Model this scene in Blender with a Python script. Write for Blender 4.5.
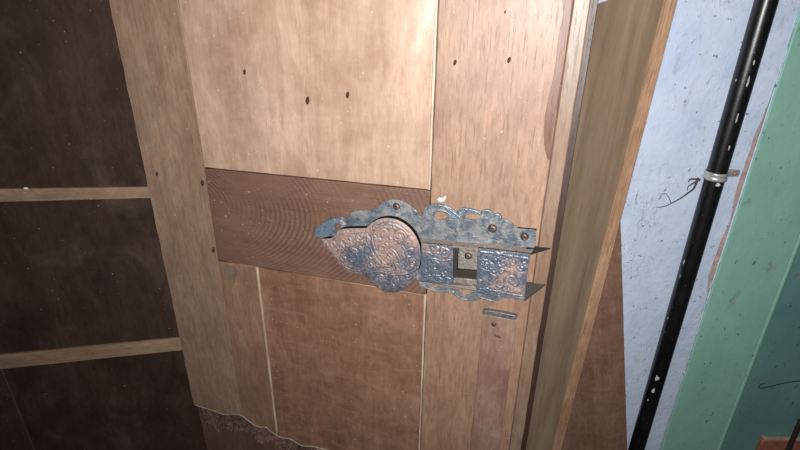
import bpy, bmesh, math, random
from mathutils import Vector, Matrix, noise

random.seed(7)
for o in list(bpy.data.objects):
    bpy.data.objects.remove(o)
scene = bpy.context.scene
C = scene.collection

# ------------------------------------------------------------------ camera
FPX = 500.0                                   # focal length in pixels of the 800 x 450 frame
CAM = Vector((0.0, 0.0, 1.25))
_up = -Vector((-15.0, -1092.0, -FPX)).normalized()      # world up seen in camera axes
_f = Vector((0, 0, -1.0))
_Y = (_f - _f.dot(_up) * _up).normalized()
_X = _Y.cross(_up)
ROT = Matrix((_X, _Y, _up))                   # camera axes -> world axes
cam_data = bpy.data.cameras.new('camera')
cam_data.sensor_width = 36.0
cam_data.lens = 36.0 * FPX / 800.0
cam_data.clip_start = 0.01
cam = bpy.data.objects.new('camera', cam_data)
C.objects.link(cam)
cam.matrix_world = Matrix.Translation(CAM) @ ROT.to_4x4()
scene.camera = cam


def ray(px, py):
    return ROT @ Vector(((px - 400.0) / FPX, (225.0 - py) / FPX, -1.0))


# ------------------------------------------------------------------ light
world = bpy.data.worlds.new('world')
scene.world = world
world.use_nodes = True
bg = world.node_tree.nodes['Background']
bg.inputs[0].default_value = (0.95, 0.97, 1.0, 1)
bg.inputs[1].default_value = 0.03

# the phone's flash, a hand's width from the lens
fl = bpy.data.lights.new('flash', 'SPOT')
fl.energy = 39.0
fl.color = (1.0, 0.99, 0.97)
fl.spot_size = math.radians(156)
fl.spot_blend = 1.0
fl.shadow_soft_size = 0.005
flash = bpy.data.objects.new('flash', fl)
C.objects.link(flash)
flash.location = CAM + ROT @ Vector((0.003, 0.004, 0.0))
flash.rotation_euler = ray(450, 150).to_track_quat('-Z', 'Y').to_euler()

vs = scene.view_settings
vs.view_transform = 'Standard'
vs.look = 'None'
vs.gamma = 1.0
vs.exposure = 0.0
vs.use_curve_mapping = False


# ------------------------------------------------------------------ frames
class Frame:
    """A vertical plane: x to the right along it, y away from the camera, z up."""
    def __init__(self, origin, yaw):
        self.o = Vector((origin[0], origin[1], 0.0))
        self.yaw = yaw
        self.R = Matrix.Rotation(yaw, 3, 'Z')
        self.inv = self.R.transposed()

    def at(self, px, py, h=0.0):
        c = self.inv @ (CAM - self.o)
        d = self.inv @ ray(px, py)
        t = (-h - c.y) / d.y
        p = c + d * t
        return (p.x, p.z)

    def pts(self, pl, h=0.0):
        return [self.at(a, b, h) for a, b in pl]

    def x(self, px, py, h=0.0):
        return self.at(px, py, h)[0]

    def z(self, px, py, h=0.0):
        return self.at(px, py, h)[1]


def point_at(px, py, depth):
    return CAM + ray(px, py) * depth


# ------------------------------------------------------------------ materials
def lin(c):
    def f(v):
        v = v / 255.0
        return v / 12.92 if v <= 0.04045 else ((v + 0.055) / 1.055) ** 2.4
    return (f(c[0]), f(c[1]), f(c[2]), 1.0)


class NT:
    def __init__(self, name):
        self.m = bpy.data.materials.new(name)
        self.m.use_nodes = True
        self.t = self.m.node_tree
        self.b = self.t.nodes['Principled BSDF']
        self.tc = self.t.nodes.new('ShaderNodeTexCoord')

    def link(self, a, b):
        self.t.links.new(a, b)

    def mapping(self, scale=(1, 1, 1), loc=(0, 0, 0), rot=(0, 0, 0)):
        n = self.t.nodes.new('ShaderNodeMapping')
        n.inputs['Scale'].default_value = scale
        n.inputs['Location'].default_value = loc
        n.inputs['Rotation'].default_value = rot
        self.link(self.tc.outputs['Object'], n.inputs['Vector'])
        return n.outputs['Vector']

    def noise(self, vec, scale, detail=5, rough=0.6, dist=0.0):
        n = self.t.nodes.new('ShaderNodeTexNoise')
        n.inputs['Scale'].default_value = scale
        n.inputs['Detail'].default_value = detail
        n.inputs['Roughness'].default_value = rough
        n.inputs['Distortion'].default_value = dist
        self.link(vec, n.inputs['Vector'])
        return n.outputs['Fac']

    def ramp(self, fac, stops):
        n = self.t.nodes.new('ShaderNodeValToRGB')
        e = n.color_ramp.elements
        while len(e) < len(stops):
            e.new(0.5)
        for el, (p, c) in zip(e, stops):
            el.position = p
            el.color = c if len(c) == 4 else lin(c)
        self.link(fac, n.inputs['Fac'])
        return n.outputs['Color']

    def step(self, fac, a, b):
        n = self.t.nodes.new('ShaderNodeMapRange')
        n.inputs['From Min'].default_value = a
        n.inputs['From Max'].default_value = b
        self.link(fac, n.inputs['Value'])
        return n.outputs['Result']

    def math(self, op, a, b):
        n = self.t.nodes.new('ShaderNodeMath')
        n.operation = op
        for i, v in enumerate((a, b)):
            if isinstance(v, (int, float)):
                n.inputs[i].default_value = v
            else:
                self.link(v, n.inputs[i])
        return n.outputs[0]

    def mix(self, fac, a, b, mode='MIX'):
        n = self.t.nodes.new('ShaderNodeMix')
        n.data_type = 'RGBA'
        n.blend_type = mode
        for i, v in ((0, fac), (6, a), (7, b)):
            if isinstance(v, (int, float)):
                n.inputs[i].default_value = v
            elif isinstance(v, tuple):
                n.inputs[i].default_value = v if len(v) == 4 else lin(v)
            else:
                self.link(v, n.inputs[i])
        return n.outputs[2]

    def bump(self, h, strength, dist=0.001):
        n = self.t.nodes.new('ShaderNodeBump')
        n.inputs['Strength'].default_value = strength
        n.inputs['Distance'].default_value = dist
        self.link(h, n.inputs['Height'])
        self.link(n.outputs['Normal'], self.b.inputs['Normal'])

    def done(self, col, rough, metal=0.0, spec=0.5):
        if isinstance(col, tuple):
            self.b.inputs['Base Color'].default_value = col if len(col) == 4 else lin(col)
        else:
            self.link(col, self.b.inputs['Base Color'])
        if isinstance(rough, (int, float)):
            self.b.inputs['Roughness'].default_value = rough
        else:
            self.link(rough, self.b.inputs['Roughness'])
        if isinstance(metal, (int, float)):
            self.b.inputs['Metallic'].default_value = metal
        else:
            self.link(metal, self.b.inputs['Metallic'])
        self.b.inputs['Specular IOR Level'].default_value = spec
        return self.m


def tone(c, k=.12, g=.93):
    m_ = sum(c) / 3
    return tuple(int((m_ * k + v * (1 - k)) * g) for v in c)


def wood(name, dark, light, axis='Z', freq=60, rough=0.5, seed=0.0, stain=(70, 48, 38), stain_amt=0.5,
         pores=0.45, figure=0.0, spec=0.4, rings=None, bump=0.25, pale=0.0, mottle=.45, warp=0.0, dust=.6):
    n = NT(name)
    dark, light = tone(dark), tone(light)
    s = {'X': (0.09, 1, 1), 'Z': (1, 1, 0.09), 'Y': (1, 0.09, 1)}[axis]
    f = {'X': (0.06, 1, 1), 'Z': (1, 1, 0.06), 'Y': (1, 0.06, 1)}[axis]
    v = n.mapping(s, (seed, seed * 1.7, seed * .6))
    grain = n.noise(v, freq, 6, 0.62, 0.5)
    col = n.ramp(grain, [(0.28, dark), (0.72, light)])
    wide = n.noise(v, freq * 0.22, 3, 0.5, 0.8)
    col = n.mix(0.4, col, n.ramp(wide, [(0.3, tuple(int(c * .92) for c in dark)), (0.7, light)]))
    if rings:
        cx, cz, sx, sz, sc = rings
        mv = n.t.nodes.new('ShaderNodeMapping')
        mv.vector_type = 'TEXTURE'
        mv.inputs['Location'].default_value = (cx, 0, cz)
        mv.inputs['Scale'].default_value = (sx, 1, sz)
        n.link(n.tc.outputs['Object'], mv.inputs['Vector'])
        w = n.t.nodes.new('ShaderNodeTexWave')
        w.wave_type = 'RINGS'
        w.rings_direction = 'Y'
        w.inputs['Scale'].default_value = sc
        w.inputs['Distortion'].default_value = 1.6
        w.inputs['Detail'].default_value = 3
        w.inputs['Detail Scale'].default_value = 1.4
        n.link(mv.outputs[0], w.inputs['Vector'])
        col = n.mix(n.math('MULTIPLY', n.step(w.outputs['Fac'], 0.45, 1.0), n.step(n.noise(n.mapping((1, 1, 1), (4, 0, 1)), 12, 2), .35, .6)), col, tuple(int(c * .80) for c in dark))
    # fine open pores along the grain
    fp = n.noise(n.mapping(f, (seed + 3, seed, seed)), 420, 3, 0.7)
    pm = n.step(fp, 0.56, 0.72)
    col = n.mix(n.math('MULTIPLY', pm, pores), col, tuple(int(c * .55) for c in dark))
    # uneven tone of old wood
    mo = n.noise(n.mapping({'X': (.3, 1, 1), 'Z': (1, 1, .3), 'Y': (1, .3, 1)}[axis], (seed, 7, seed)), 190, 4, .7, .4)
    col = n.mix(n.math('MULTIPLY', n.step(mo, .42, .70), mottle), col, tuple(int(c * .66) for c in dark))
    bl = n.noise(n.mapping({'X': (.5, 1, 1), 'Z': (1, 1, .5), 'Y': (1, .5, 1)}[axis], (seed, 2, seed * .7)), 26, 5, .65, .5)
    col = n.mix(n.math('MULTIPLY', n.step(bl, .40, .68), mottle * .9), col, tuple(int(c * .78) for c in dark))
    # stains with a shape of their own
    st = n.noise(n.mapping((1, 1, 1), (seed * 2.1, 0, seed)), 9, 6, 0.62, 0.6)
    col = n.mix(n.math('MULTIPLY', n.step(st, 0.46, 0.70), stain_amt), col, stain)
    if pale:
        pl = n.noise(n.mapping((1, 1, .7), (seed * 3.1, 2, seed)), 13, 5, 0.6, 0.8)
        col = n.mix(n.math('MULTIPLY', n.step(pl, 0.52, 0.75), pale), col, (176, 156, 134))
    if figure:
        fg = n.noise(n.mapping((1, 1, 2.6), (seed, 1, seed * 4), (0, .35, 0)), 22, 3, 0.5, 1.4)
        col = n.mix(n.math('MULTIPLY', n.step(fg, 0.45, 0.66), figure), col, tuple(min(255, int(c * 1.12)) for c in light))
    # dust specks
    sp = n.noise(n.mapping((1, 1, 1), (seed, 5, 0)), 260, 2, 0.5)
    col = n.mix(n.math('MULTIPLY', n.step(sp, 0.71, 0.77), dust), col, (170, 156, 142))
    h = n.math('ADD', n.math('MULTIPLY', grain, 0.6), n.math('MULTIPLY', pm, -0.5))
    if warp:
        h = n.math('ADD', n.math('MULTIPLY', h, bump), n.math('MULTIPLY', n.noise(n.mapping((1, 1, .8), (seed, 0, 4), (0, .4, 0)), 11, 2, .4, .8), warp))
    n.bump(h, 1.0 if warp else bump, 0.0012)
    r = n.math('ADD', n.math('MULTIPLY', wide, 0.22), rough - 0.1)
    return n.done(col, r, 0.0, spec)


def aged_metal(name, steel, rust, bal=0.5, freq=60, seed=0.0, bump=0.5, engr=130, metal=0.55, rough=0.48):
    n = NT(name)
    v = n.mapping((1, 1, 1), (seed, seed * .3, seed * 1.9))
    a = n.noise(v, freq, 6, 0.65, 0.6)
    m = n.step(a, bal - 0.08, bal + 0.1)
    col = n.mix(m, steel, rust)
    b = n.noise(v, freq * 3.2, 5, 0.7, 0.3)
    col = n.mix(n.math('MULTIPLY', n.step(b, 0.5, 0.72), .75), col, tuple(int(c * .5) for c in steel))
    g = n.noise(v, freq * 2.2, 4, 0.6, 0.4)
    col = n.mix(n.math('MULTIPLY', n.step(g, 0.6, 0.72), 0.7), col, (166, 158, 150))
    vo = n.noise(v, engr, 2, 0.5, 3.2)
    h = n.math('ADD', n.math('MULTIPLY', n.step(vo, 0.4, 0.6), 1.0), n.math('MULTIPLY', b, 0.5))
    n.bump(h, bump, 0.0012)
    return n.done(col, n.math('ADD', n.math('MULTIPLY', m, 0.2), rough - .1), n.math('SUBTRACT', metal, n.math('MULTIPLY', m, metal * .7)))


def patina_metal():
    n = NT('metal_patina')
    at = n.t.nodes.new('ShaderNodeAttribute')
    at.attribute_name = 'patina'
    v = n.mapping()
    a = n.noise(v, 70, 5, .65, .5)
    f = n.math('ADD', at.outputs['Fac'], n.math('MULTIPLY', n.math('SUBTRACT', a, .5), .9))
    m = n.step(f, .25, .75)
    col = n.mix(m, (84, 92, 104), (126, 103, 95))
    b = n.noise(v, 190, 5, .7, .3)
    col = n.mix(n.math('MULTIPLY', n.step(b, 0.48, 0.70), .7), col, (48, 46, 52))
    g = n.noise(v, 150, 4, .6, .4)
    col = n.mix(n.math('MULTIPLY', n.step(g, 0.58, 0.70), .5), col, (158, 148, 142))
    n.bump(b, .25, .0008)
    return n.done(col, n.math('ADD', n.math('MULTIPLY', m, .15), .42), n.math('SUBTRACT', .45, n.math('MULTIPLY', m, .3)))


M = {}
M['stile_left'] = wood('wood_stile_left', (128, 100, 81), (154, 125, 103), freq=150, seed=1.0, stain=(96, 70, 54), stain_amt=.4, pores=.6)
M['panel_upper'] = wood('wood_panel_upper', (150, 119, 99), (178, 146, 124), freq=110, seed=2.3, stain=(108, 76, 54),
                        stain_amt=.5, pores=.25, figure=.08, rough=.36, spec=.6, pale=.2, bump=.12, mottle=.32, warp=4.0)
M['stile_right'] = wood('wood_stile_right', (128, 95, 75), (157, 123, 100), freq=190, seed=4.1, stain=(102, 68, 50), stain_amt=.4, pores=.7)
M['edge_strip'] = wood('wood_edge_strip', (112, 88, 71), (140, 114, 94), freq=170, seed=5.2, stain=(98, 70, 52), stain_amt=.5, pores=.45)
M['worn'] = wood('wood_worn', (84, 48, 33), (118, 76, 54), freq=110, seed=6.2, stain=(84, 50, 36), stain_amt=.7, pores=.3)
M['rail'] = wood('wood_rail', (96, 67, 52), (113, 81, 64), axis='X', freq=150, seed=3.3, stain=(92, 68, 58), stain_amt=.5,
                 pores=.4, rings=(-.33, 1.005, .090, .045, 4.2), rough=.6, mottle=.3)
M['panel_lower'] = wood('wood_panel_lower', (114, 79, 60), (141, 103, 81), freq=100, seed=7.4, stain=(80, 54, 42), stain_amt=.75,
                        pores=.22, figure=.2, rough=.46, bump=.12, pale=.10, mottle=.5, warp=2.0)
M['filler'] = wood('wood_filler', (120, 88, 69), (147, 113, 91), freq=130, seed=8.8, stain=(86, 62, 48), stain_amt=.5, pores=.3)
M['core'] = wood('wood_core', (88, 62, 54), (116, 86, 75), freq=110, seed=9.6, stain=(66, 44, 38), stain_amt=.5, pores=.5, rough=.75, spec=.2)
M['rotten'] = wood('wood_rotten', (44, 28, 25), (130, 96, 86), freq=240, seed=10.3, stain=(34, 22, 20), stain_amt=.9, pores=.7, rough=.85, spec=.15, bump=1.0)
M['torn'] = wood('wood_torn_edge', (134, 112, 96), (176, 156, 138), freq=100, seed=10.9, stain_amt=.2, pores=.3, rough=.8)
M['groove'] = wood('wood_groove_bead', (164, 142, 120), (204, 184, 160), freq=140, seed=11.3, stain=(104, 84, 64), stain_amt=.4, pores=.2)
M['lip'] = wood('wood_lip', (50, 28, 21), (66, 38, 29), freq=120, seed=12.1, stain=(44, 27, 22), stain_amt=.6, dust=0)
M['patch'] = wood('wood_patch', (116, 86, 72), (150, 120, 106), freq=90, seed=13.7, stain=(92, 62, 54), stain_amt=.6, pores=.3, pale=.35, rough=.45)
M['knot'] = wood('wood_knot', (62, 42, 31), (84, 58, 44), freq=200, seed=14.2, rough=.9, spec=.05)
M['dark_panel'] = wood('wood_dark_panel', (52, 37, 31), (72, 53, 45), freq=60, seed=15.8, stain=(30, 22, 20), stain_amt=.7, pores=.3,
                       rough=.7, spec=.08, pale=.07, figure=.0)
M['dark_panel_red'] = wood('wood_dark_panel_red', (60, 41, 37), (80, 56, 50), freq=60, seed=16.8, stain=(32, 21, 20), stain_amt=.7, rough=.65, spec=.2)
M['batten'] = wood('wood_batten', (128, 99, 76), (162, 130, 102), axis='X', freq=170, seed=17.4, stain_amt=.1, pores=.4, rough=.6)
M['veneer'] = wood('wood_veneer', (92, 74, 59), (164, 138, 113), freq=34, seed=18.3, stain=(110, 90, 72), stain_amt=.25, pores=.2, rough=.6, mottle=.1, spec=.2, dust=0)
M['chip_edge'] = wood('chipboard_edge', (148, 109, 80), (188, 145, 111), freq=300, seed=19.5, stain=(98, 64, 42), stain_amt=.5, pores=.6, rough=.85, bump=.6)
M['lean'] = wood('wood_leaning', (136, 98, 78), (166, 126, 102), freq=80, seed=20.6, stain=(92, 62, 48), stain_amt=.4, pores=.25, figure=.15, rough=.5)
M['steel'] = aged_metal('metal_backplate', (84, 92, 101), (104, 104, 104), .5, 60, 1.2, .25, 90, .4)
M['steel_blue'] = aged_metal('metal_curl', (92, 106, 120), (104, 106, 108), .6, 90, 2.2, .25, 110, .4)
M['cover'] = patina_metal()
M['flange'] = aged_metal('metal_flange', (116, 108, 102), (118, 102, 92), .5, 60, 7.2, .2, 120, .3, .6)
M['screw'] = aged_metal('metal_screw', (70, 58, 53), (76, 56, 48), .5, 120, 8.2, .3, 160, .5, .45)
M['inner'] = aged_metal('metal_inner', (120, 116, 110), (100, 84, 74), .55, 90, 9.2, .3, 120, .4, .5)
M['cap'] = aged_metal('metal_cap', (80, 80, 84), (88, 78, 72), .58, 50, 9.9, .15, 100, .3, .55)


def simple(name, c, rough, metal=0.0, spec=0.5, vary=.2, freq=80):
    n = NT(name)
    a = n.noise(n.mapping(), freq, 5, .6)
    col = n.ramp(a, [(0.3, tuple(int(v * (1 - vary)) for v in c)), (0.7, c)])
    n.bump(a, .2, .0008)
    return n.done(col, rough, metal, spec)


M['cover_side_shade'] = simple('iron_shade_black', (14, 13, 13), .8, 0, .1)  # iron sides of the keyhole cover, their shade put into a near-black colour
M['prong'] = simple('dark_iron', (42, 37, 34), .7, 0, .2)
M['silver'] = simple('bright_nail', (214, 218, 220), .35, .5)
M['galv'] = simple('galvanised_steel', (210, 211, 206), .38, .5)
M['rusty'] = simple('rusty_bolt', (158, 140, 130), .6, .2)
M['chip_white'] = simple('chip_white', (214, 214, 210), .6)
M['chip_green'] = simple('chip_green', (110, 150, 134), .6)
M['web'] = simple('cobweb_grey', (92, 80, 72), .9)
M['wire'] = simple('wire_black', (26, 30, 28), .7)
M['terracotta'] = simple('terracotta', (180, 116, 98), .85, 0, .2, .18, 60)
M['terracotta_top'] = simple('mortar_pale', (196, 170, 156), .9, 0, .2)
M['floor'] = simple('floor_concrete', (96, 88, 82), .9, 0, .2, .3, 12)
M['dark_stick'] = simple('dark_stick', (58, 44, 38), .8)


def white_wall():
    n = NT('white_paint')
    v = n.mapping()
    a = n.noise(v, 14, 7, .65, .4)
    col = n.ramp(a, [(0.3, (190, 204, 230)), (0.7, (212, 223, 244))])
    st = n.noise(n.mapping((1, 1, .35), (1.3, 0, .4)), 46, 6, .7, .8)
    col = n.mix(n.math('MULTIPLY', n.step(st, 0.57, 0.72), .5), col, (150, 146, 150))
    sp = n.noise(n.mapping((1, 1, .8), (4, 1, 2)), 120, 3, .6, .5)
    col = n.mix(n.math('MULTIPLY', n.step(sp, 0.65, 0.70), .85), col, (96, 80, 76))
    sc = n.noise(n.mapping((1, 1, .5), (7, 1, 2), (0, .5, 0)), 42, 2, .5, 3.5)
    band = n.math('SUBTRACT', 1.0, n.math('ABSOLUTE', n.math('MULTIPLY', n.math('SUBTRACT', sc, .5), 60), 0))
    region = n.step(n.noise(n.mapping((1, 1, 1), (0.3, 0, 9)), 9, 3), .52, .66)
    col = n.mix(n.math('MULTIPLY', n.math('MAXIMUM', band, 0), n.math('MULTIPLY', region, .8)), col, (120, 108, 104))
    h = n.math('ADD', n.noise(v, 60, 5, .6), n.math('MULTIPLY', n.noise(v, 9, 3), 1.4))
    n.bump(h, .45, .004)
    return n.done(col, .62, 0, .35)


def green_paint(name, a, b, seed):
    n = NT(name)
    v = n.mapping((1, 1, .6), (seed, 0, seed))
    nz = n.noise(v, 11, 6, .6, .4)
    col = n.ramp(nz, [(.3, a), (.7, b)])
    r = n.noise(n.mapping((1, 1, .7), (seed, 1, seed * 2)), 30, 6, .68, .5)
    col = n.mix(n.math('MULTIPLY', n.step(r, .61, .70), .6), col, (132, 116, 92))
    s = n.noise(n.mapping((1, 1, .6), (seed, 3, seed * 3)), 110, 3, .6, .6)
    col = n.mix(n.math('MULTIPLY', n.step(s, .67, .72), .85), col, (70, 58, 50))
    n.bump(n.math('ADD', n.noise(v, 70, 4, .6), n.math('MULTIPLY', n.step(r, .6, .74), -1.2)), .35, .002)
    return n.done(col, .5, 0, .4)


def pipe_paint():
    n = NT('black_pipe_paint')
    v = n.mapping((1, 1, .5))
    col = n.ramp(n.noise(v, 60, 5, .65), [(.35, (10, 10, 11)), (.75, (26, 25, 26))])
    c = n.noise(n.mapping((1, 1, .55), (3, 1, 4)), 120, 4, .65)
    col = n.mix(n.math('MULTIPLY', n.step(c, .70, .74), .85), col, (176, 172, 166))
    d = n.noise(n.mapping((1, 1, .7), (9, 1, 4)), 90, 4, .65)
    col = n.mix(n.math('MULTIPLY', n.step(d, .64, .72), .5), col, (84, 58, 46))
    n.bump(n.math('ADD', n.noise(v, 140, 4, .6), n.step(c, .66, .74)), .25, .001)
    return n.done(col, .34, 0, .6)


M['white'] = white_wall()
M['pink'] = simple('pink_plaster', (206, 176, 168), .9, 0, .2, .25, 70)
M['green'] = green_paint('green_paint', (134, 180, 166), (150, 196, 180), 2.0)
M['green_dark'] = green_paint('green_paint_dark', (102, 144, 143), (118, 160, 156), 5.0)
M['pipe'] = pipe_paint()


# ------------------------------------------------------------------ builders
def thing(name, label, cat, fr, group=None):
    o = bpy.data.objects.new(name, None)
    o.empty_display_size = .05
    C.objects.link(o)
    o.location = fr.o
    o.rotation_euler = (0, 0, fr.yaw)
    o['label'] = label
    o['category'] = cat
    if group:
        o['group'] = group
    return o


def link(name, me, mat, parent=None, fr=None, label=None):
    o = bpy.data.objects.new(name, me)
    me.materials.append(mat)
    C.objects.link(o)
    if parent is not None:
        o.parent = parent
    if fr is not None:
        o.location = fr.o
        o.rotation_euler = (0, 0, fr.yaw)
    if label:
        o['label'] = label
    return o


def smooth_loop(pts, n=4):
    out = []
    k = len(pts)
    for i in range(k):
        p0, p1, p2, p3 = pts[i - 1], pts[i], pts[(i + 1) % k], pts[(i + 2) % k]
        for j in range(n):
            t = j / n
            out.append(tuple(0.5 * ((2 * p1[a]) + (-p0[a] + p2[a]) * t + (2 * p0[a] - 5 * p1[a] + 4 * p2[a] - p3[a]) * t * t
                                    + (-p0[a] + 3 * p1[a] - 3 * p2[a] + p3[a]) * t ** 3) for a in (0, 1)))
    return out


def slab_mesh(name, loops, y_front, thick, bevel=0.0, side=None):
    """Outline (with holes) in the x/z plane, front face at local y = y_front, going back by thick."""
    cu = bpy.data.curves.new(name, 'CURVE')
    cu.dimensions = '2D'
    cu.fill_mode = 'BOTH'
    for lp in loops:
        s = cu.splines.new('POLY')
        s.points.add(len(lp) - 1)
        for p, (a, b) in zip(s.points, lp):
            p.co = (a, b, 0, 1)
        s.use_cyclic_u = True
    bv = min(bevel, thick * .45)
    cu.extrude = thick / 2 - bv
    cu.bevel_depth = bv
    cu.bevel_resolution = 1
    cu.offset = -bv
    tmp = bpy.data.objects.new('tmp', cu)
    me = bpy.data.meshes.new_from_object(tmp)
    bpy.data.objects.remove(tmp)
    bpy.data.curves.remove(cu)
    me.name = name
    yc = y_front + thick / 2
    for v in me.vertices:
        x, y, z = v.co
        v.co = (x, yc - z, y)
    me.materials.clear()
    if side is not None:
        me.update()
        for p in me.polygons:
            p.material_index = 0 if abs(p.normal.y) > .8 else 1
    bm = bmesh.new()
    bm.from_mesh(me)
    bmesh.ops.remove_doubles(bm, verts=bm.verts, dist=1e-6)
    bmesh.ops.recalc_face_normals(bm, faces=bm.faces)
    bm.to_mesh(me)
    bm.free()
    return me


def slab(name, loop, y_front, thick, mat, parent, bevel=.0006, holes=(), side=None, label=None, fr=None):
    me = slab_mesh(name, [loop] + list(holes), y_front, thick, bevel, side)
    o = link(name, me, mat, parent, fr, label)
    if side is not None:
        me.materials.append(side)
    return o


def wobble(p, q, n, amp, seed):
    """Points from p to q with a slightly uneven line."""
    out = []
    for i in range(n):
        t = i / n
        x = p[0] + (q[0] - p[0]) * t
        z = p[1] + (q[1] - p[1]) * t
        dx, dz = q[0] - p[0], q[1] - p[1]
        ln = math.hypot(dx, dz) or 1
        a = amp * (noise.noise(Vector((seed, x * 38, z * 38))) + .6 * noise.noise(Vector((seed + 9, x * 140, z * 140)))) if 0 < i else 0
        out.append((x - dz / ln * a, z + dx / ln * a))
    return out


def uneven(loop, amp, seed, step=.012):
    out = []
    for i, p in enumerate(loop):
        q = loop[(i + 1) % len(loop)]
        n = max(1, int(math.hypot(q[0] - p[0], q[1] - p[1]) / step))
        out += wobble(p, q, n, amp, seed + i)
    return out


def tube_mesh(name, paths, rad, seg=8, taper=False):
    """paths: lists of 3D points; rad: number or list per path."""
    bm = bmesh.new()
    for k, path in enumerate(paths):
        path = [Vector(p) for p in path]
        r = rad[k] if isinstance(rad, (list, tuple)) else rad
        rings = []
        for i, p in enumerate(path):
            t = (path[min(i + 1, len(path) - 1)] - path[max(i - 1, 0)]).normalized()
            a = t.orthogonal().normalized() if i == 0 else (a - a.dot(t) * t).normalized()
            b = t.cross(a)
            rr = r * (1 - .75 * i / (len(path) - 1)) if taper else r
            rings.append([bm.verts.new(p + (a * math.cos(2 * math.pi * j / seg) + b * math.sin(2 * math.pi * j / seg)) * rr) for j in range(seg)])
        for i in range(len(rings) - 1):
            for j in range(seg):
                bm.faces.new((rings[i][j], rings[i][(j + 1) % seg], rings[i + 1][(j + 1) % seg], rings[i + 1][j]))
        bm.faces.new(rings[0][::-1])
        bm.faces.new(rings[-1])
    bmesh.ops.recalc_face_normals(bm, faces=bm.faces)
    me = bpy.data.meshes.new(name)
    bm.to_mesh(me)
    bm.free()
    for p in me.polygons:
        p.use_smooth = True
    return me


def lathe_mesh(name, prof, seg=20):
    """prof: (radius, y) from the front centre to the back; axis is y."""
    bm = bmesh.new()
    rings = []
    for r, y in prof:
        if r < 1e-6:
            rings.append([bm.verts.new((0, y, 0))])
        else:
            rings.append([bm.verts.new((r * math.cos(2 * math.pi * j / seg), y, r * math.sin(2 * math.pi * j / seg))) for j in range(seg)])
    for a, b in zip(rings, rings[1:]):
        for j in range(seg):
            k = (j + 1) % seg
            if len(a) == 1:
                bm.faces.new((a[0], b[j], b[k]))
            elif len(b) == 1:
                bm.faces.new((a[j], b[0], a[k]))
            else:
                bm.faces.new((a[j], b[j], b[k], a[k]))
    bmesh.ops.recalc_face_normals(bm, faces=bm.faces)
    me = bpy.data.meshes.new(name)
    bm.to_mesh(me)
    bm.free()
    for p in me.polygons:
        p.use_smooth = True
    return me


def spline(pts, n=6):
    out = []
    P = [pts[0]] + list(pts) + [pts[-1]]
    d = len(pts[0])
    for i in range(1, len(P) - 2):
        p0, p1, p2, p3 = P[i - 1], P[i], P[i + 1], P[i + 2]
        for j in range(n):
            t = j / n
            out.append(tuple(0.5 * ((2 * p1[a]) + (-p0[a] + p2[a]) * t + (2 * p0[a] - 5 * p1[a] + 4 * p2[a] - p3[a]) * t * t
                                    + (-p0[a] + 3 * p1[a] - 3 * p2[a] + p3[a]) * t ** 3) for a in range(d)))
    out.append(tuple(pts[-1]))
    return out


def rect(x0, x1, z0, z1):
    return [(x0, z0), (x1, z0), (x1, z1), (x0, z1)]


# ------------------------------------------------------------------ the setting
fl_fr = Frame((0, 0), 0)
fo = slab('floor', rect(-1.6, 1.6, -1.2, 1.6), 0, .04, M['floor'], None, .0)
for v in fo.data.vertices:
    x, y, z = v.co
    v.co = (x, z, -y)
fo['kind'] = 'structure'
fo['label'] = 'grey concrete floor below the door'

WALL = Frame((0, .82), 0)                     # the white wall with the pipe
TR0 = WALL.x(732, 225)                        # left edge of the green trim
wl = [(.02, 0), (TR0 - .006, 0)]
for px, py in ((661, 447), (668.5, 425), (675.5, 403), (685, 372), (696.5, 336), (707, 302), (708, 288), (709, 276), (713, 264), (721.5, 240), (730, 222), (734, 206),
               (737, 190), (743, 172), (751, 150), (757, 132), (766, 110), (776, 84), (788, 56), (799, 28)):
    wl.append(WALL.at(px, py))
wl += [(WALL.x(790, 45), 1.5), (WALL.x(792, 45), 2.3), (.02, 2.3)]
wl = [wl[0], wl[1]] + uneven(wl[1:-2], .0016, 3.1, .008)[1:-1 * 0 or None][:-1] + [wl[-2], wl[-1]]
wall = slab('wall_back', wl, 0, .05, M['white'], None, .0015, fr=WALL)
wall['kind'] = 'structure'
wall['label'] = 'chipped pale blue-white painted wall behind the black pipe'
slab('plaster_edge', uneven(rect(.3, TR0 + .004, 0, 2.3), .0006, 5.2), .0025, .045, M['pink'], wall, .001,
     label='exposed pinkish plaster along the broken paint edge')

TR1 = WALL.x(762, 340)
trim = slab('trim_1', uneven(rect(TR0, TR1 - .008, 0, 2.3), .0007, 6.2), -.003, .05, M['green'], None, .0015, fr=WALL)
trim['kind'] = 'structure'
trim['label'] = 'light green painted door trim beside the white wall'
slab('trim_bead', uneven(rect(TR1 - .0085, TR1, 0, 2.3), .0005, 8.2), -.0045, .05, M['green'], trim, .003)
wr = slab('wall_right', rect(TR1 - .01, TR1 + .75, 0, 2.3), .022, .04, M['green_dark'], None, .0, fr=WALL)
wr['kind'] = 'structure'
wr['label'] = 'dark green painted boarding recessed right of the trim'

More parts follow.
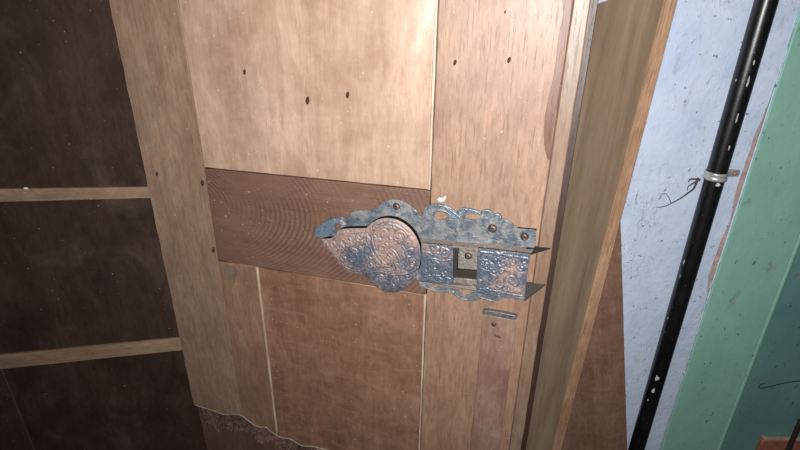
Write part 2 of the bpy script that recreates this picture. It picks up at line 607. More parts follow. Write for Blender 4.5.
# ------------------------------------------------------------------ the dark boarding on the left
DP = Frame((point_at(60, 225, .70).x, point_at(60, 225, .70).y), math.radians(8.2))
part = thing('panelled_partition', 'dark brown wooden boarding crossed by two pale battens, left of the door', 'partition', DP)
bz = []
for a, b in (((0, 189), (0, 201)), ((0, 356.5), (0, 369))):
    z1 = DP.z(a[0], a[1], .006)
    z0 = DP.z(b[0], b[1], .006)
    bz.append((z0, z1))
xl, xr = -.55, DP.x(250, 225)
edges = [2.2, (bz[0][0] + bz[0][1]) / 2, (bz[1][0] + bz[1][1]) / 2, 0]
for i in range(3):
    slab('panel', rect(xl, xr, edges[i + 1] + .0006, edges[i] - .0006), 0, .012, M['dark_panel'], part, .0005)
for i, (z0, z1) in enumerate(bz):
    pc = (((0, 202), (148, 198.2), (148, 187.3), (0, 189.2)), ((0, 369.5), (180, 350.5), (180, 338.8), (0, 356)))[i]
    q0, q1, q2, q3 = DP.pts(pc, .006)

    def ext(p, q, x):
        return (x, p[1] + (q[1] - p[1]) * (x - p[0]) / (q[0] - p[0]))
    slab('batten', uneven([ext(q0, q1, xl), ext(q0, q1, xr), ext(q3, q2, xr), ext(q3, q2, xl)], .0004, 20 + i), -.006, .0062, M['batten'], part, .0006)
# reddish upright at the bottom left corner of the boarding
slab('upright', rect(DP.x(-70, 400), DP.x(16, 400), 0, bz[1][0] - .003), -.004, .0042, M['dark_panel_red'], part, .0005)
fk = slab('paint_fleck', smooth_loop(DP.pts([(24, 187.4), (27, 187.4), (28.5, 188.6), (26, 189), (24, 188.6)], .006), 3), -.0066, .0009, M['chip_white'], part, .0002)

# ------------------------------------------------------------------ the door
cpt = point_at(400, 225, .58)
DR = Frame((cpt.x, cpt.y), math.radians(-16.3))
door = thing('cupboard_door', 'old wooden panelled door with an ornate metal lock and a dark middle rail', 'door', DR)
T = .007                                   # thickness of the face boards over the core
X_L = DR.x(160, 225)
X_P = DR.x(215, 216)
X_G = (DR.x(438, 2) + DR.x(423, 448)) / 2
X_S = DR.x(541, 225)
X_R = DR.x(556, 223)
TOP = 1.86
slab('door_core', uneven(rect(X_L + .001, X_R - .003, .002, TOP), .0008, 31), .0, .012, M['core'], door, .0008,
     label='bare worn core of the door')
slab('rebate_lip', rect(X_R - .006, DR.x(562.5, 223, -.006), .002, TOP), .006, .010, M['lip'], door, .0006, label='dark red-brown lip along the door edge')

tear = [(195, 405), (203, 407.5), (211, 410), (219, 413), (227, 415), (234, 414.2), (241, 415.5), (248, 420.5), (254, 425), (260, 427.5), (265, 427),
        (270, 431), (276, 435), (281, 437.5), (287, 438.5), (292, 440), (297, 443.5), (303, 446), (312, 446.5), (322, 449), (334, 452), (350, 455), (380, 458), (430, 462)]
tl = [DR.at(a, b, T) for a, b in tear]


def tear_between(x0, x1):
    """Torn line from x1 down to x0 order left->right inside the interval."""
    def zt(x):
        for (a, za), (b, zb) in zip(tl, tl[1:]):
            if a <= x <= b:
                return za + (zb - za) * (x - a) / (b - a)
        return tl[0][1] if x < tl[0][0] else tl[-1][1]
    xs = [x0] + [a for a, _ in tl if x0 + .002 < a < x1 - .002] + [x1]
    return [(x, zt(x) + .0012 * noise.noise(Vector((x * 160, 3, 1)))) for x in xs]


# left stile, upright, ending at the torn line
lt = tear_between(X_L, X_P)
left_edge = wobble((X_L, TOP), lt[0], 90, .0011, 41)
slab('left_stile', lt + [(X_P, TOP)] + left_edge[:-1], -T, T, M['stile_left'], door, .0003)
ZR1l = DR.z(210, 169.3, T)
ZR1r = DR.z(433, 191.5, T)
ZR0l = DR.z(221, 261, T)
ZR0r = DR.z(427, 295, T)
GB = .0035                                 # width of the groove beads
# upper panel sits a little deeper than the stiles
slab('upper_panel', uneven([(X_P + .0002, ZR1l + .0012), (X_G - GB, ZR1r + .0012), (X_G - GB, TOP - .09), (X_P + .0002, TOP - .09)], .0003, 43), -T + .0010, T - .002, M['panel_upper'], door, .0008)
slab('top_rail', rect(X_P + .0008, X_G - .0008, TOP - .089, TOP), -T, T, M['stile_right'], door, .0008)
slab('groove_bead', uneven(rect(X_G - GB + .0002, X_G - .0008, ZR1r + .0012, TOP - .09), .0003, 44), -T - .0003, T, M['groove'], door, .0006)
# the dark middle rail
slab('middle_rail', uneven([(X_P + .0005, ZR0l), (X_G - .001, ZR0r), (X_G - .001, ZR1r), (X_P + .0005, ZR1l)], .0004, 45), -T + .0004, T, M['rail'], door, .0007)
# lower panel: narrow filler, pale strip, wide board
X_F = (DR.x(258, 268) + DR.x(280.5, 428)) / 2


def zr0(x):
    return ZR0l + (ZR0r - ZR0l) * (x - X_P) / (X_G - X_P) - .001


ft = tear_between(X_P - .0003, X_F - .0014)
slab('lower_board', ft + [(X_F - .0014, zr0(X_F)), (X_P - .0003, zr0(X_P))], -T + .0003, T - .0006, M['filler'], door, .00015)
st = tear_between(X_F - .0013, X_F + .0013)
slab('groove_bead', uneven(st + [(X_F + .0013, zr0(X_F)), (X_F - .0013, zr0(X_F))], .0002, 47), -T - .0004, T, M['groove'], door, .0004)
slab('worn_mark', smooth_loop(DR.pts([(224, 266), (230, 265), (237, 268), (240, 272), (236, 276), (235, 282), (232, 287), (229, 290), (228, 282), (225, 276)], T), 3), -T - .0001, .0008, M['edge_strip'], door, .0002,
     label='pale worn mark under the middle rail')
pt = tear_between(X_F + .0015, X_G - GB)
slab('lower_panel', pt + [(X_G - GB, zr0(X_G)), (X_F + .0015, zr0(X_F))], -T + .0008, T - .001, M['panel_lower'], door, .0007)
slab('groove_bead', uneven(rect(X_G - GB + .0004, X_G - .0010, tl[-1][1], zr0(X_G)), .0003, 48), -T + .0004, T - .001, M['groove'], door, .0005)
# right stile and edge strip
slab('right_stile', uneven(rect(X_G, X_S - .0004, .004, TOP), .0004, 49), -T, T, M['stile_right'], door, .0009)
slab('edge_strip', uneven(rect(X_S + .0003, X_R, .004, TOP), .0006, 50), -T - .0006, T + .0006, M['edge_strip'], door, .0012)
# worn reddish streak beside the edge strip, where the surface has split away
wk = [(563, -6), (571.5, -6), (570, 20), (566, 48), (562, 75), (557, 105), (552, 138), (549.5, 160), (545, 150), (544, 128), (547, 104), (552, 84), (556, 60), (559, 34), (563, 16)]
slab('worn_streak', smooth_loop(DR.pts(wk, T), 3), -T - .0004, .0006, M['worn'], door, .0002, label='reddish worn streak near the door edge')
# pegs and knots
knot_me = lathe_mesh('peg', [(0, -.0006), (.0012, -.0006), (.0020, -.0003), (.0022, .0006), (0, .0008)], 12)
knot_me.materials.append(M['knot'])
for px, py, s, h in ((307.5, 100.5, 1.2, T - .001), (347.5, 95, 1.05, T - .001), (244.5, 72, .9, T - .001), (202.5, 183, 1.25, T), (157, 174, .9, T),
                     (213.5, 250, 1.25, T), (455, 62.5, .8, T), (509, 60, .8, T), (505, 12, .4, T)):
    x, z = DR.at(px, py, h)
    o = bpy.data.objects.new('peg', knot_me)
    C.objects.link(o)
    o.parent = door
    o.location = (x, -h, z)
    o.scale = (s * .95, 1.0, s * 1.75)
    o.rotation_euler = (0, .25, 0)

# torn edge and rotten wood at the lower left
te = [p for p in tl if p[0] > X_L - .004][:21]
te = [(x, -T + .0002, z + .0012 * noise.noise(Vector((x * 160, 3, 1)))) for x, z in te]
link('torn_edge', tube_mesh('torn_edge', [spline(te, 4)], .0009, 6), M['torn'], door, label='pale torn edge of the face wood')
bm = bmesh.new()
NX, NZ = 90, 36
x0, x1 = te[0][0] - .001, te[-1][0]
grid = []
for i in range(NX + 1):
    x = x0 + (x1 - x0) * i / NX
    zt = tear_between(x, x + .003)[0][1] - .0006
    w = (.050 + .014 * noise.noise(Vector((x * 60, 8, 2)))) * (1 - .55 * i / NX)
    col = []
    for j in range(NZ + 1):
        z = zt - w * j / NZ
        d = noise.fractal(Vector((x * 120, z * 95, 3)), .9, 2.0, 4)
        edge = min(1, (NZ - j) / 4) * min(1, i / 2 + .2)
        col.append(bm.verts.new((x, -.0006 - max(-.0003, (.0030 + .0075 * d) * edge), z)))
    grid.append(col)
for i in range(NX):
    for j in range(NZ):
        bm.faces.new((grid[i][j], grid[i + 1][j], grid[i + 1][j + 1], grid[i][j + 1]))
bmesh.ops.recalc_face_normals(bm, faces=bm.faces)
ret = bmesh.ops.extrude_face_region(bm, geom=bm.faces[:])
for v in ret['geom']:
    if isinstance(v, bmesh.types.BMVert):
        v.co.y = .001
bmesh.ops.recalc_face_normals(bm, faces=bm.faces)
me = bpy.data.meshes.new('rotten_wood')
bm.to_mesh(me)
bm.free()
link('rotten_wood', me, M['rotten'], door, label='crumbling dark rotten wood under the torn edge')

# patch strip with a grey end cap at the lower right
pp = DR.pts([(483, 312), (516, 318)], T)
xp0, xp1 = DR.x(483.5, 313, T), DR.x(516.5, 319, T)
zt0, zt1 = pp[0][1], pp[1][1]
slab('patch_strip', uneven([(xp0, .02), (xp1, .02), (xp1, zt1), (xp0, zt0)], .0007, 55), -T - .0045, .0047, M['patch'], door, .001,
     label='pale scuffed strip nailed over the right stile')
slab('end_cap', smooth_loop(DR.pts([(483, 313.5), (484, 310), (495, 311), (508, 313.5), (516, 315.5), (517, 318), (512, 319), (498, 316.5), (487, 314.5)], T + .004), 3),
     -T - .0056, .0058, M['cap'], door, .0008, label='grey metal cap on the patch strip')
nail_me = lathe_mesh('nail', [(0, -.0010), (.0012, -.0009), (.0020, -.0004), (.0022, .0006), (0, .0008)], 12)
nail_me.materials.append(M['screw'])
for px, py, sx, sz in ((494, 323.5, 1.5, 1.6), (497.5, 335, 2.1, .9)):
    x, z = DR.at(px, py, T + .003)
    o = bpy.data.objects.new('nail', nail_me)
    C.objects.link(o)
    o.parent = door
    o.location = (x, -T - .0045, z)
    o.scale = (sx, 1.4, sz)
    o.rotation_euler = (0, .5, 0)

# ------------------------------------------------------------------ the lock
HB = T + .0025                              # front of the back plate
HC = T + .0095                              # front of the cover
HK = T + .0150                              # front of the box plates
back = [(316, 237), (314.8, 232), (317, 227.5), (322, 223), (328, 220), (335, 218), (341, 217.3), (347, 219), (349.5, 214.5), (354, 211.5), (361, 210.6), (369, 210.5),
        (376, 208.5), (382, 203), (388, 200.3), (396, 199.8), (404, 202), (411, 206.5), (417, 211.5), (420.5, 217), (423.2, 214), (424, 209.5), (427, 206.3),
        (431, 204.6), (437, 204), (443, 204.8), (449, 207), (454, 210.5), (457.5, 213), (460, 209.5), (464, 207.5), (468.5, 208.3), (474, 209), (479, 211), (482.5, 211.8),
        (485, 209.8), (489, 209.5), (492.5, 212), (494.5, 214), (498, 213), (501, 215.5), (502.5, 218.5), (508, 220.5), (513, 224.5), (517, 229),
        (524, 234), (534, 240), (534.5, 247), (528, 258), (523, 285), (521, 299.5), (512, 299), (503, 299), (496, 301.5), (489, 300.5), (483, 298), (477, 300.3), (470, 301),
        (462, 299.8), (456, 296), (451, 292.5), (446, 293.2), (438, 292.5), (431, 290), (427, 287), (423.5, 288.5), (420, 286), (416, 279),
        (400, 270), (380, 264), (360, 258), (345, 248), (334, 241), (325, 239.5)]
holes = [[(434, 216), (436, 213), (440, 211.8), (445, 213.5), (448.5, 216.2), (446, 218.5), (441, 220), (436, 219.8)],
         [(465, 217), (467, 214.8), (472, 213.8), (478, 215), (480.5, 217.5), (478, 219.4), (471, 219.9), (466, 219)],
         [(335, 225), (339.5, 224), (340, 227), (336, 229.5), (333.8, 228)],
         [(430, 284.5), (434, 282.5), (438.5, 284.5), (438, 287.2), (433, 287.8)],
         [(458.5, 291), (461, 288), (466, 287.5), (471, 290), (471, 293.8), (466, 295.8), (461, 294.5)]]
lock = slab('lock', smooth_loop(DR.pts(back, HB), 3), -HB, .0024, M['steel'], door, .0006,
            holes=[smooth_loop(DR.pts(h, HB), 3) for h in holes], label='ornate aged steel lock plate with pierced scroll edges')


def lk(name, pxs, h, thick, mat, bevel=.0005, smooth=True, side=None, label=None):
    lp = DR.pts(pxs, h)
    return slab(name, smooth_loop(lp, 3) if smooth else lp, -h, thick, mat, lock, bevel, side=side, label=label)


# bluish curled tip and thickened scroll rims on the plate
def rims(name, paths, h, r, mat, closed=False):
    tp = []
    for p in paths:
        q = [(x, -h, z) for x, z in DR.pts(p, h)]
        tp.append(spline(q, 5))
    return link(name, tube_mesh(name, tp, r, 8), mat, lock)


lk('curled_tip', [(315, 236), (314.8, 231.5), (317.5, 227), (323, 222.5), (329, 219.8), (334, 219), (336, 222), (334, 226), (334.5, 230), (331, 234.5), (326, 238), (320, 238.5)],
   HB + .002, .003, M['steel_blue'], .001, label='bluish curled tip of the lock plate')
rims('scroll_rim', [[(424.5, 216), (424.5, 211), (427, 207.5), (431, 205.5), (437, 205), (443, 206), (449, 209), (455, 213.5), (460, 217.5)],
                    [(434, 213), (437, 210.5), (442, 210), (447, 212), (452, 216), (457, 219)],
                    [(456, 216), (459, 211), (463, 208.7), (467, 209.5), (472, 210), (477, 211.5), (481, 214.5)],
                    [(481, 213), (484.5, 210.8), (489, 210.8), (491.5, 214), (489.5, 217.5), (485, 218)],
                    [(494, 216), (497.5, 214.2), (500.5, 217), (499, 220)]], HB, .0013, M['steel_blue'])
rims('lower_scroll_rim', [[(422, 284), (425, 287), (430, 289), (437, 291), (444, 291), (450, 289)],
                          [(453, 291), (456, 295), (462, 298.7), (470, 299.7), (476, 298), (478, 294)],
                          [(480, 297), (486, 299), (493, 300.5), (500, 298)]], HB, .0010, M['steel'])
# small square plate at the right end
lk('corner_plate', [(517.5, 228.3), (536.5, 230), (535.3, 246.5), (515.5, 245)], HB + .002, .0042, M['steel'], .0004, smooth=False, side=M['prong'])
# engraved relief plates: a triangulated surface inside the outline with raised scrolls
def scroll(cxp, cyp, r0, r1, a0, turns, n=14):
    return [(cxp + (r0 + (r1 - r0) * i / n) * math.cos(a0 + turns * 2 * math.pi * i / n),
             cyp + (r0 + (r1 - r0) * i / n) * math.sin(a0 + turns * 2 * math.pi * i / n)) for i in range(n + 1)]


def relief(name, outline, h, back, mat, side, lines, dome, roll, wear, step=.0007, label=None, amp=.00055, extra=0):
    from mathutils.geometry import delaunay_2d_cdt
    from mathutils.kdtree import KDTree
    loop = outline
    n = len(loop)
    dense = []
    for i, p in enumerate(loop):
        q = loop[(i + 1) % n]
        m = max(1, int(math.hypot(q[0] - p[0], q[1] - p[1]) / .0006))
        dense += [(p[0] + (q[0] - p[0]) * k / m, p[1] + (q[1] - p[1]) * k / m) for k in range(m)]
    kb = KDTree(len(dense))
    for i, p in enumerate(dense):
        kb.insert((p[0], p[1], 0), i)
    kb.balance()
    def inside(x, z):
        c = False
        for i in range(n):
            x1, z1 = loop[i]
            x2, z2 = loop[i - 1]
            if (z1 > z) != (z2 > z) and x < (x2 - x1) * (z - z1) / (z2 - z1) + x1:
                c = not c
        return c
    lp = []
    rnd = random.Random(len(loop) * 7 + extra)
    tries = 0
    while extra > 0 and tries < 4000:
        tries += 1
        ex = rnd.uniform(min(p[0] for p in loop), max(p[0] for p in loop))
        ez = rnd.uniform(min(p[1] for p in loop), max(p[1] for p in loop))
        if kb.find((ex, ez, 0))[2] < .004 or not inside(ex, ez):
            continue
        r0, a0, tn = rnd.uniform(.0022, .0042), rnd.uniform(0, 6.3), rnd.choice((-1, 1)) * rnd.uniform(.5, .9)
        lp += [(ex + r0 * (1 - .6 * k / 16) * math.cos(a0 + tn * 6.28 * k / 16), ez + r0 * (1 - .6 * k / 16) * math.sin(a0 + tn * 6.28 * k / 16)) for k in range(17)]
        extra -= 1
    for path in lines:
        pts_ = spline(DR.pts(path, h + dome * .6), 8)
        lp += pts_
    kl = KDTree(max(1, len(lp)))
    for i, p in enumerate(lp):
        kl.insert((p[0], p[1], 0), i)
    kl.balance()

    xs = [p[0] for p in loop]
    zs = [p[1] for p in loop]
    pts_ = [Vector(p) for p in loop]
    z = min(zs)
    row = 0
    while z < max(zs):
        x = min(xs) + (step / 2 if row % 2 else 0)
        while x < max(xs):
            if kb.find((x, z, 0))[2] > step * .6 and inside(x, z):
                pts_.append(Vector((x, z)))
            x += step
        z += step * .87
        row += 1
    vo, eo, fo_, _, _, _ = delaunay_2d_cdt(pts_, [(i, (i + 1) % n) for i in range(n)], [], 1, 1e-7)
    bm = bmesh.new()
    wl_ = []
    top = []
    for v in vo:
        db = kb.find((v[0], v[1], 0))[2]
        dl = kl.find((v[0], v[1], 0))[2] if lp else 1
        hh = h + dome * (1 - math.exp(-db / roll)) + amp * math.exp(-(dl / .0007) ** 2) - amp * .6 * math.exp(-((dl - .0017) / .0007) ** 2)
        nz_ = noise.noise(Vector((v[0] * 260, v[1] * 260, h * 900)))
        if db > .0012:
            hh += .00035 * nz_ + .00022 * noise.noise(Vector((v[0] * 600, v[1] * 600, 2)))
        top.append(bm.verts.new((v[0], -hh, v[1])))
        wl_.append(max(0.0, min(1.0, wear(v[0], v[1], db) - (.35 if abs(dl - .0017) < .0006 else 0) + .25 * nz_)))
    for f in fo_:
        try:
            bm.faces.new([top[i] for i in f])
        except ValueError:
            pass
    for f in bm.faces:
        f.smooth = True
    edges_ = [e for e in bm.edges if len(e.link_faces) == 1]
    ret_ = bmesh.ops.extrude_edge_only(bm, edges=edges_)
    nv = [g for g in ret_['geom'] if isinstance(g, bmesh.types.BMVert)]
    for v in nv:
        v.co.y = -back
    for g in ret_['geom']:
        if isinstance(g, bmesh.types.BMFace):
            g.material_index = 1
    nset = set(nv)
    cap = bmesh.ops.contextual_create(bm, geom=nv + [e for e in bm.edges if e.verts[0] in nset and e.verts[1] in nset])
    for g in cap['faces']:
        g.material_index = 1
    bmesh.ops.recalc_face_normals(bm, faces=bm.faces)
    for e in edges_:
        e.smooth = False
    me = bpy.data.meshes.new(name)
    bm.to_mesh(me)
    bm.free()
    at = me.attributes.new('patina', 'FLOAT', 'POINT')
    for i in range(len(me.vertices)):
        at.data[i].value = wl_[i] if i < len(wl_) else 0.0
    o = link(name, me, mat, lock, None, label)
    me.materials.append(side)
    return o


def blobs(lst, base):
    """Copper-coloured (positive) and blue-steel (negative) patches, centred on points of the plate."""
    q = [(DR.at(a, b, HC), r, w) for a, b, r, w in lst]

    def f(x, z, db):
        v = base
        for (bx, bz_), r, w in q:
            v += w * math.exp(-((x - bx) ** 2 + (z - bz_) ** 2) / (r * r))
        return v
    return f


leaf = [(321.5, 239.2), (329, 238.8), (333.5, 236.8), (337, 232.5), (340.5, 229.6), (346, 228.6), (356, 228.3), (365.5, 228.2), (368.5, 226), (372.5, 222.4), (379, 219.2),
        (387, 218), (395, 219.2), (403, 222.8), (410.5, 229), (416.5, 237.5), (420, 247), (420.6, 258), (418.6, 270), (414, 279.5), (407.5, 286.5), (400, 291),
        (391.5, 292.5), (383, 290.8), (375.5, 286.5), (369, 280), (365, 275.2), (358, 274.8), (350.5, 272.8), (343.5, 268.5), (337.5, 262.5), (333, 256), (327.5, 250.5), (323, 245.5)]
eng = [[(367, 234), (368.5, 242), (372, 251), (377, 259), (383, 266)], [(372, 236), (373.5, 244), (376.5, 252), (380.5, 258.5), (385.5, 264)],
       [(391, 248), (395.5, 252), (399, 258), (399.5, 265), (396, 271), (389, 272.5)], [(387, 252), (391, 257), (392, 262), (389, 266), (385, 265)],
       [(371, 272), (380, 271), (390, 274), (402, 274), (411, 272), (418, 268)], [(403, 268), (407, 262), (407.5, 254), (403, 246)],
       scroll(384, 234, 6.5, 1.5, 2, 1.2), scroll(399, 237, 7, 1.5, .5, -1.2), scroll(410, 252, 5, 1.2, 1, 1.1), scroll(381, 279, 5, 1.2, 3, 1.2),
       scroll(396, 282, 5.5, 1.2, 5, -1.2), scroll(408, 277, 4, 1, 4, 1.1), scroll(382, 248, 4.0, 1.2, 1.5, -1.1), [(376, 227), (384, 224), (393, 224.5), (402, 229), (409, 236)],
       scroll(349, 241, 6, 1.2, 0, 1.2), scroll(340, 247, 5, 1.2, 2, -1.2), scroll(353, 258, 6, 1.4, 4, 1.2), scroll(344, 258, 4, 1, 5, -1.1), scroll(360, 237, 4.5, 1, 1, 1.1),
       [(327, 243), (335, 240), (342, 234), (352, 232.5), (364, 232)], [(335, 256), (343, 265), (350, 269.5), (360, 271)], [(350, 249), (356, 252), (363, 250)], [(358, 264), (362, 257), (363.5, 246)]]
relief('keyhole_cover', smooth_loop(DR.pts(leaf, HC), 4), HC, T + .0006, M['cover'], M['cover_side_shade'], eng, .0032, .006,
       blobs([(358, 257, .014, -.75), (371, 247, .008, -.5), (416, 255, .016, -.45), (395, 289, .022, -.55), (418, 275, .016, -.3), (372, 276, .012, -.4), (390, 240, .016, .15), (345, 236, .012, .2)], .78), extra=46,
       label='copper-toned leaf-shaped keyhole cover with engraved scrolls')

# box of the bolt: two front plates, top and bottom flange
strap_q = DR.pts([(421.5, 243), (453.2, 245.8), (453, 285), (420.8, 282)], HK - .0015)
relief('strap_plate', strap_q, HK - .0015, HK - .0032, M['cover'], M['prong'],
       [scroll(445, 252, 5, 1.2, 2, -1.0), scroll(435, 266, 5.5, 1.2, 4, 1.0), [(424, 260), (432, 258.5), (441, 260.5), (450, 260)], [(424, 277), (436, 275.5), (450, 279)]],
       .0005, .002, blobs([(428, 248, .010, .5), (444, 251, .012, .55), (449, 262, .008, .2)], .10), extra=12, label='engraved bluish and copper plate beside the cover')
keep_q = DR.pts([(478, 247.8), (530.2, 253.8), (524.2, 300.2), (476.2, 293)], HK)
relief('keeper_plate', keep_q, HK, HK - .0020, M['cover'], M['prong'],
       [scroll(504, 264, 6, 1.2, 2, -1.0), scroll(512, 281, 6, 1.2, 3, 1.0), [(481, 252), (494, 253.5), (510, 256), (526, 258)], [(480, 289), (495, 291), (509, 294), (522, 296)]],
       .0005, .002, blobs([(512, 266, .012, .6), (503, 282, .015, .55), (520, 288, .010, .45), (485, 268, .010, -.1)], .18), extra=34, label='engraved grey plate over the bolt end')


def flange(name, pb0, pb1, pf0, pf1, hf, mat):
    """A plate standing on the door: back edge pb0-pb1 on the wood, front edge pf0-pf1."""
    b0, b1 = DR.at(*pb0, T), DR.at(*pb1, T)
    f0, f1 = DR.at(*pf0, hf), DR.at(*pf1, hf)
    t = .0014
    bm = bmesh.new()
    vv = []
    for dz in (0, -t):
        for (x, z), h in ((b0, T), (b1, T), (f1, hf), (f0, hf)):
            vv.append(bm.verts.new((x, -h, z + dz)))
    for f in ((0, 1, 2, 3), (7, 6, 5, 4), (0, 4, 5, 1), (1, 5, 6, 2), (2, 6, 7, 3), (3, 7, 4, 0)):
        bm.faces.new([vv[i] for i in f])
    bmesh.ops.recalc_face_normals(bm, faces=bm.faces)
    me = bpy.data.meshes.new(name)
    bm.to_mesh(me)
    bm.free()
    return link(name, me, mat, lock)


flange('top_flange', (419, 236.8), (536, 246.6), (421.5, 243), (530.2, 253.8), HK - .0016, M['flange'])
flange('prong', (528, 245.6), (551.5, 247.6), (523, 253.3), (530, 254), HK - .002, M['prong'])
flange('bottom_flange', (419, 276), (524, 289), (421, 281.5), (524.2, 300), HK - .0018, M['flange'])
flange('prong', (520, 281), (546.5, 283.5), (514, 298.5), (525, 300), HK - .002, M['prong'])
# inside the open slot
lk('slot_plate', [(460, 247), (477.5, 248.5), (477, 272), (459, 270)], HB + .0012, .0012, M['inner'], .0003, smooth=False, label='bright spotted plate inside the lock slot')
lk('bolt_bar', [(453, 270), (478, 272), (477.5, 279.5), (453, 278)], HB + .006, .006, M['prong'], .0006, smooth=False)
lk('slot_cheek', [(452.5, 246), (458, 246.5), (457, 270), (452.5, 270)], HB + .006, .006, M['prong'], .0005, smooth=False)
lk('slot_lip', [(453, 277.8), (477.5, 280.3), (477.3, 284.5), (453, 282.4)], HB + .008, .0075, M['inner'], .0006, smooth=False)
# screws
scr_me = lathe_mesh('screw', [(0, -.0016), (.0010, -.0022), (.0020, -.0020), (.0027, -.0012), (.0030, .0), (.0030, .0006), (0, .0006)], 16)
scr_me.materials.append(M['screw'])
for px, py, h, s in ((396.5, 206.2, HB, 1.4), (492.5, 228.3, HB, 1.65), (524.5, 236.5, HB + .002, 1.55), (468.3, 255.8, HB + .0012, 1.45)):
    x, z = DR.at(px, py, h)
    o = bpy.data.objects.new('screw', scr_me)
    C.objects.link(o)
    o.parent = lock
    o.location = (x, -h, z)
    o.scale = (s, s, s)
    o.rotation_euler = (0, random.random() * 3, 0)
# bright bent nail above the plate
me = slab_mesh('bright_nail', [smooth_loop(DR.pts([(437.5, 199.5), (439, 197), (442, 197.5), (445.5, 195.5), (446.5, 198), (444, 201), (440, 201.5)], T), 3)], -T - .0022, .0026, .0006)
link('bright_nail', me, M['silver'], door, label='bright bent nail above the lock plate')

# ------------------------------------------------------------------ the chipboard panel right of the door
ep = point_at(612, 225, .60)
BD = Frame((ep.x, ep.y), math.radians(20.0))
board = thing('veneered_board', 'upright grey-brown veneered board with raw chipboard edge, right of the door', 'board', BD)
XB0 = BD.x(607.3, 225)
XB1 = BD.x(619.5, 225, .0)
LEAN = math.radians(3.0)
PIV = Vector((XB0, 0, BD.z(607, 225)))
RY = Matrix.Rotation(LEAN, 3, 'Y')
board.rotation_euler = (0, LEAN, BD.yaw)
board.location = BD.o + BD.R @ (PIV - RY @ PIV)
LI = RY.transposed() @ BD.inv
# the face lies in the x = XB0 plane; find two points of its slanting top edge
def on_face(px, py):
    c = LI @ (CAM - board.location)
    d = LI @ ray(px, py)
    t = (XB0 - c.x) / d.x
    p = c + d * t
    return p.y, p.z
ya, za = on_face(596, 4.5)
yb, zb = on_face(609, -.5)
slope = (zb - za) / (yb - ya)
DEPTH = ya + .012
prof = [(0, .012), (DEPTH, .012), (DEPTH, za + slope * .012), (0, za - slope * ya)]


def prism_x(name, prof, x0, x1, mat, parent, bevel=.0):
    bm = bmesh.new()
    a = [bm.verts.new((x0, y, z)) for y, z in prof]
    b = [bm.verts.new((x1, y, z)) for y, z in prof]
    bm.faces.new(a)
    bm.faces.new(b[::-1])
    for i in range(len(a)):
        k = (i + 1) % len(a)
        bm.faces.new((a[i], b[i], b[k], a[k]))
    bmesh.ops.recalc_face_normals(bm, faces=bm.faces)
    me = bpy.data.meshes.new(name)
    bm.to_mesh(me)
    bm.free()
    return link(name, me, mat, parent)


prism_x('chipboard_core', [(y + (.0 if y > .001 else -.0002), z) for y, z in prof], XB0 + .0008, XB1 - .0006, M['chip_edge'], board)
prism_x('veneer', prof, XB0, XB0 + .0008, M['veneer'], board)
prism_x('veneer', prof, XB1 - .0006, XB1, M['veneer'], board)

# ------------------------------------------------------------------ leaning board behind it
LB = Frame((0, .762), 0)
a = Vector(LB.at(619.5, 215))
b = Vector(LB.at(626.5, 450))
d = (b - a).normalized()
n_ = Vector((d.y, -d.x))
if n_.x > 0:
    n_ = -n_
tt = -a.y / d.y
foot = a + d * tt
topp = a - d * .16
lean_ang = math.atan2(-(d.x), -(d.y))
ln = (topp - foot).length
lean = slab('leaning_board', uneven(rect(-.20, 0, 0, ln), .0006, 71), -.005, .010, M['lean'], None, .001)
lean.rotation_euler = (0, lean_ang, 0)
lean['label'] = 'reddish-brown board leaning behind the veneered board, against the white wall'
lean['category'] = 'board'
# lower the board so that its low corner meets the floor while its right edge stays on the same line
shift = .20 * abs(math.sin(lean_ang)) if lean_ang < 0 else 0
lean.location = (foot.x - d.x / d.y * -shift, .762, shift)

# ------------------------------------------------------------------ the pipe
PR = .0153
PY = -.025                                  # axis in front of the wall
X_PIPE = (WALL.x(764, 0, -PY) + WALL.x(638, 450, -PY)) / 2
pipe = thing('pipe', 'vertical black painted metal pipe with chipped paint on the white wall', 'pipe', WALL)
pp_path = [(X_PIPE, PY, z) for z in [i * .05 for i in range(47)]]
ptube = link('pipe_tube', tube_mesh('pipe_tube', [pp_path], PR, 32), M['pipe'], pipe)


def chip(px, py, wpx, hpx, mat, seed):
    # a flake of paint lying on the pipe's surface
    c = WALL.inv @ (CAM - WALL.o)
    d = WALL.inv @ ray(px, py)
    ox, oy = c.x - X_PIPE, c.y - PY
    A = d.x ** 2 + d.y ** 2
    B = 2 * (ox * d.x + oy * d.y)
    Q = ox * ox + oy * oy - PR * PR
    disc = B * B - 4 * A * Q
    if disc < 0:
        return
    t = (-B - math.sqrt(disc)) / (2 * A)
    p = c + d * t
    th = math.atan2(p.y - PY, p.x - X_PIPE)
    w = wpx * .0017 / PR / 2
    hh = hpx * .0019 / 2
    bm = bmesh.new()
    K = 14
    rim = []
    for i in range(K):
        an = 2 * math.pi * i / K
        rr = .75 + .5 * noise.noise(Vector((seed, math.cos(an) * 1.6, math.sin(an) * 1.6)))
        u = th + w * rr * math.cos(an)
        rim.append((u, p.z + hh * rr * math.sin(an)))
    for r in (PR + .0005, PR - .0006):
        for u, z in rim:
            bm.verts.new((X_PIPE + r * math.cos(u), PY + r * math.sin(u), z))
    bm.verts.ensure_lookup_table()
    V = bm.verts
    bm.faces.new([V[i] for i in range(K)])
    bm.faces.new([V[K + i] for i in range(K)][::-1])
    for i in range(K):
        j = (i + 1) % K
        bm.faces.new((V[i], V[K + i], V[K + j], V[j]))
    bmesh.ops.recalc_face_normals(bm, faces=bm.faces)
    me = bpy.data.meshes.new('paint_chip')
    bm.to_mesh(me)
    bm.free()
    link('paint_chip', me, mat, pipe)


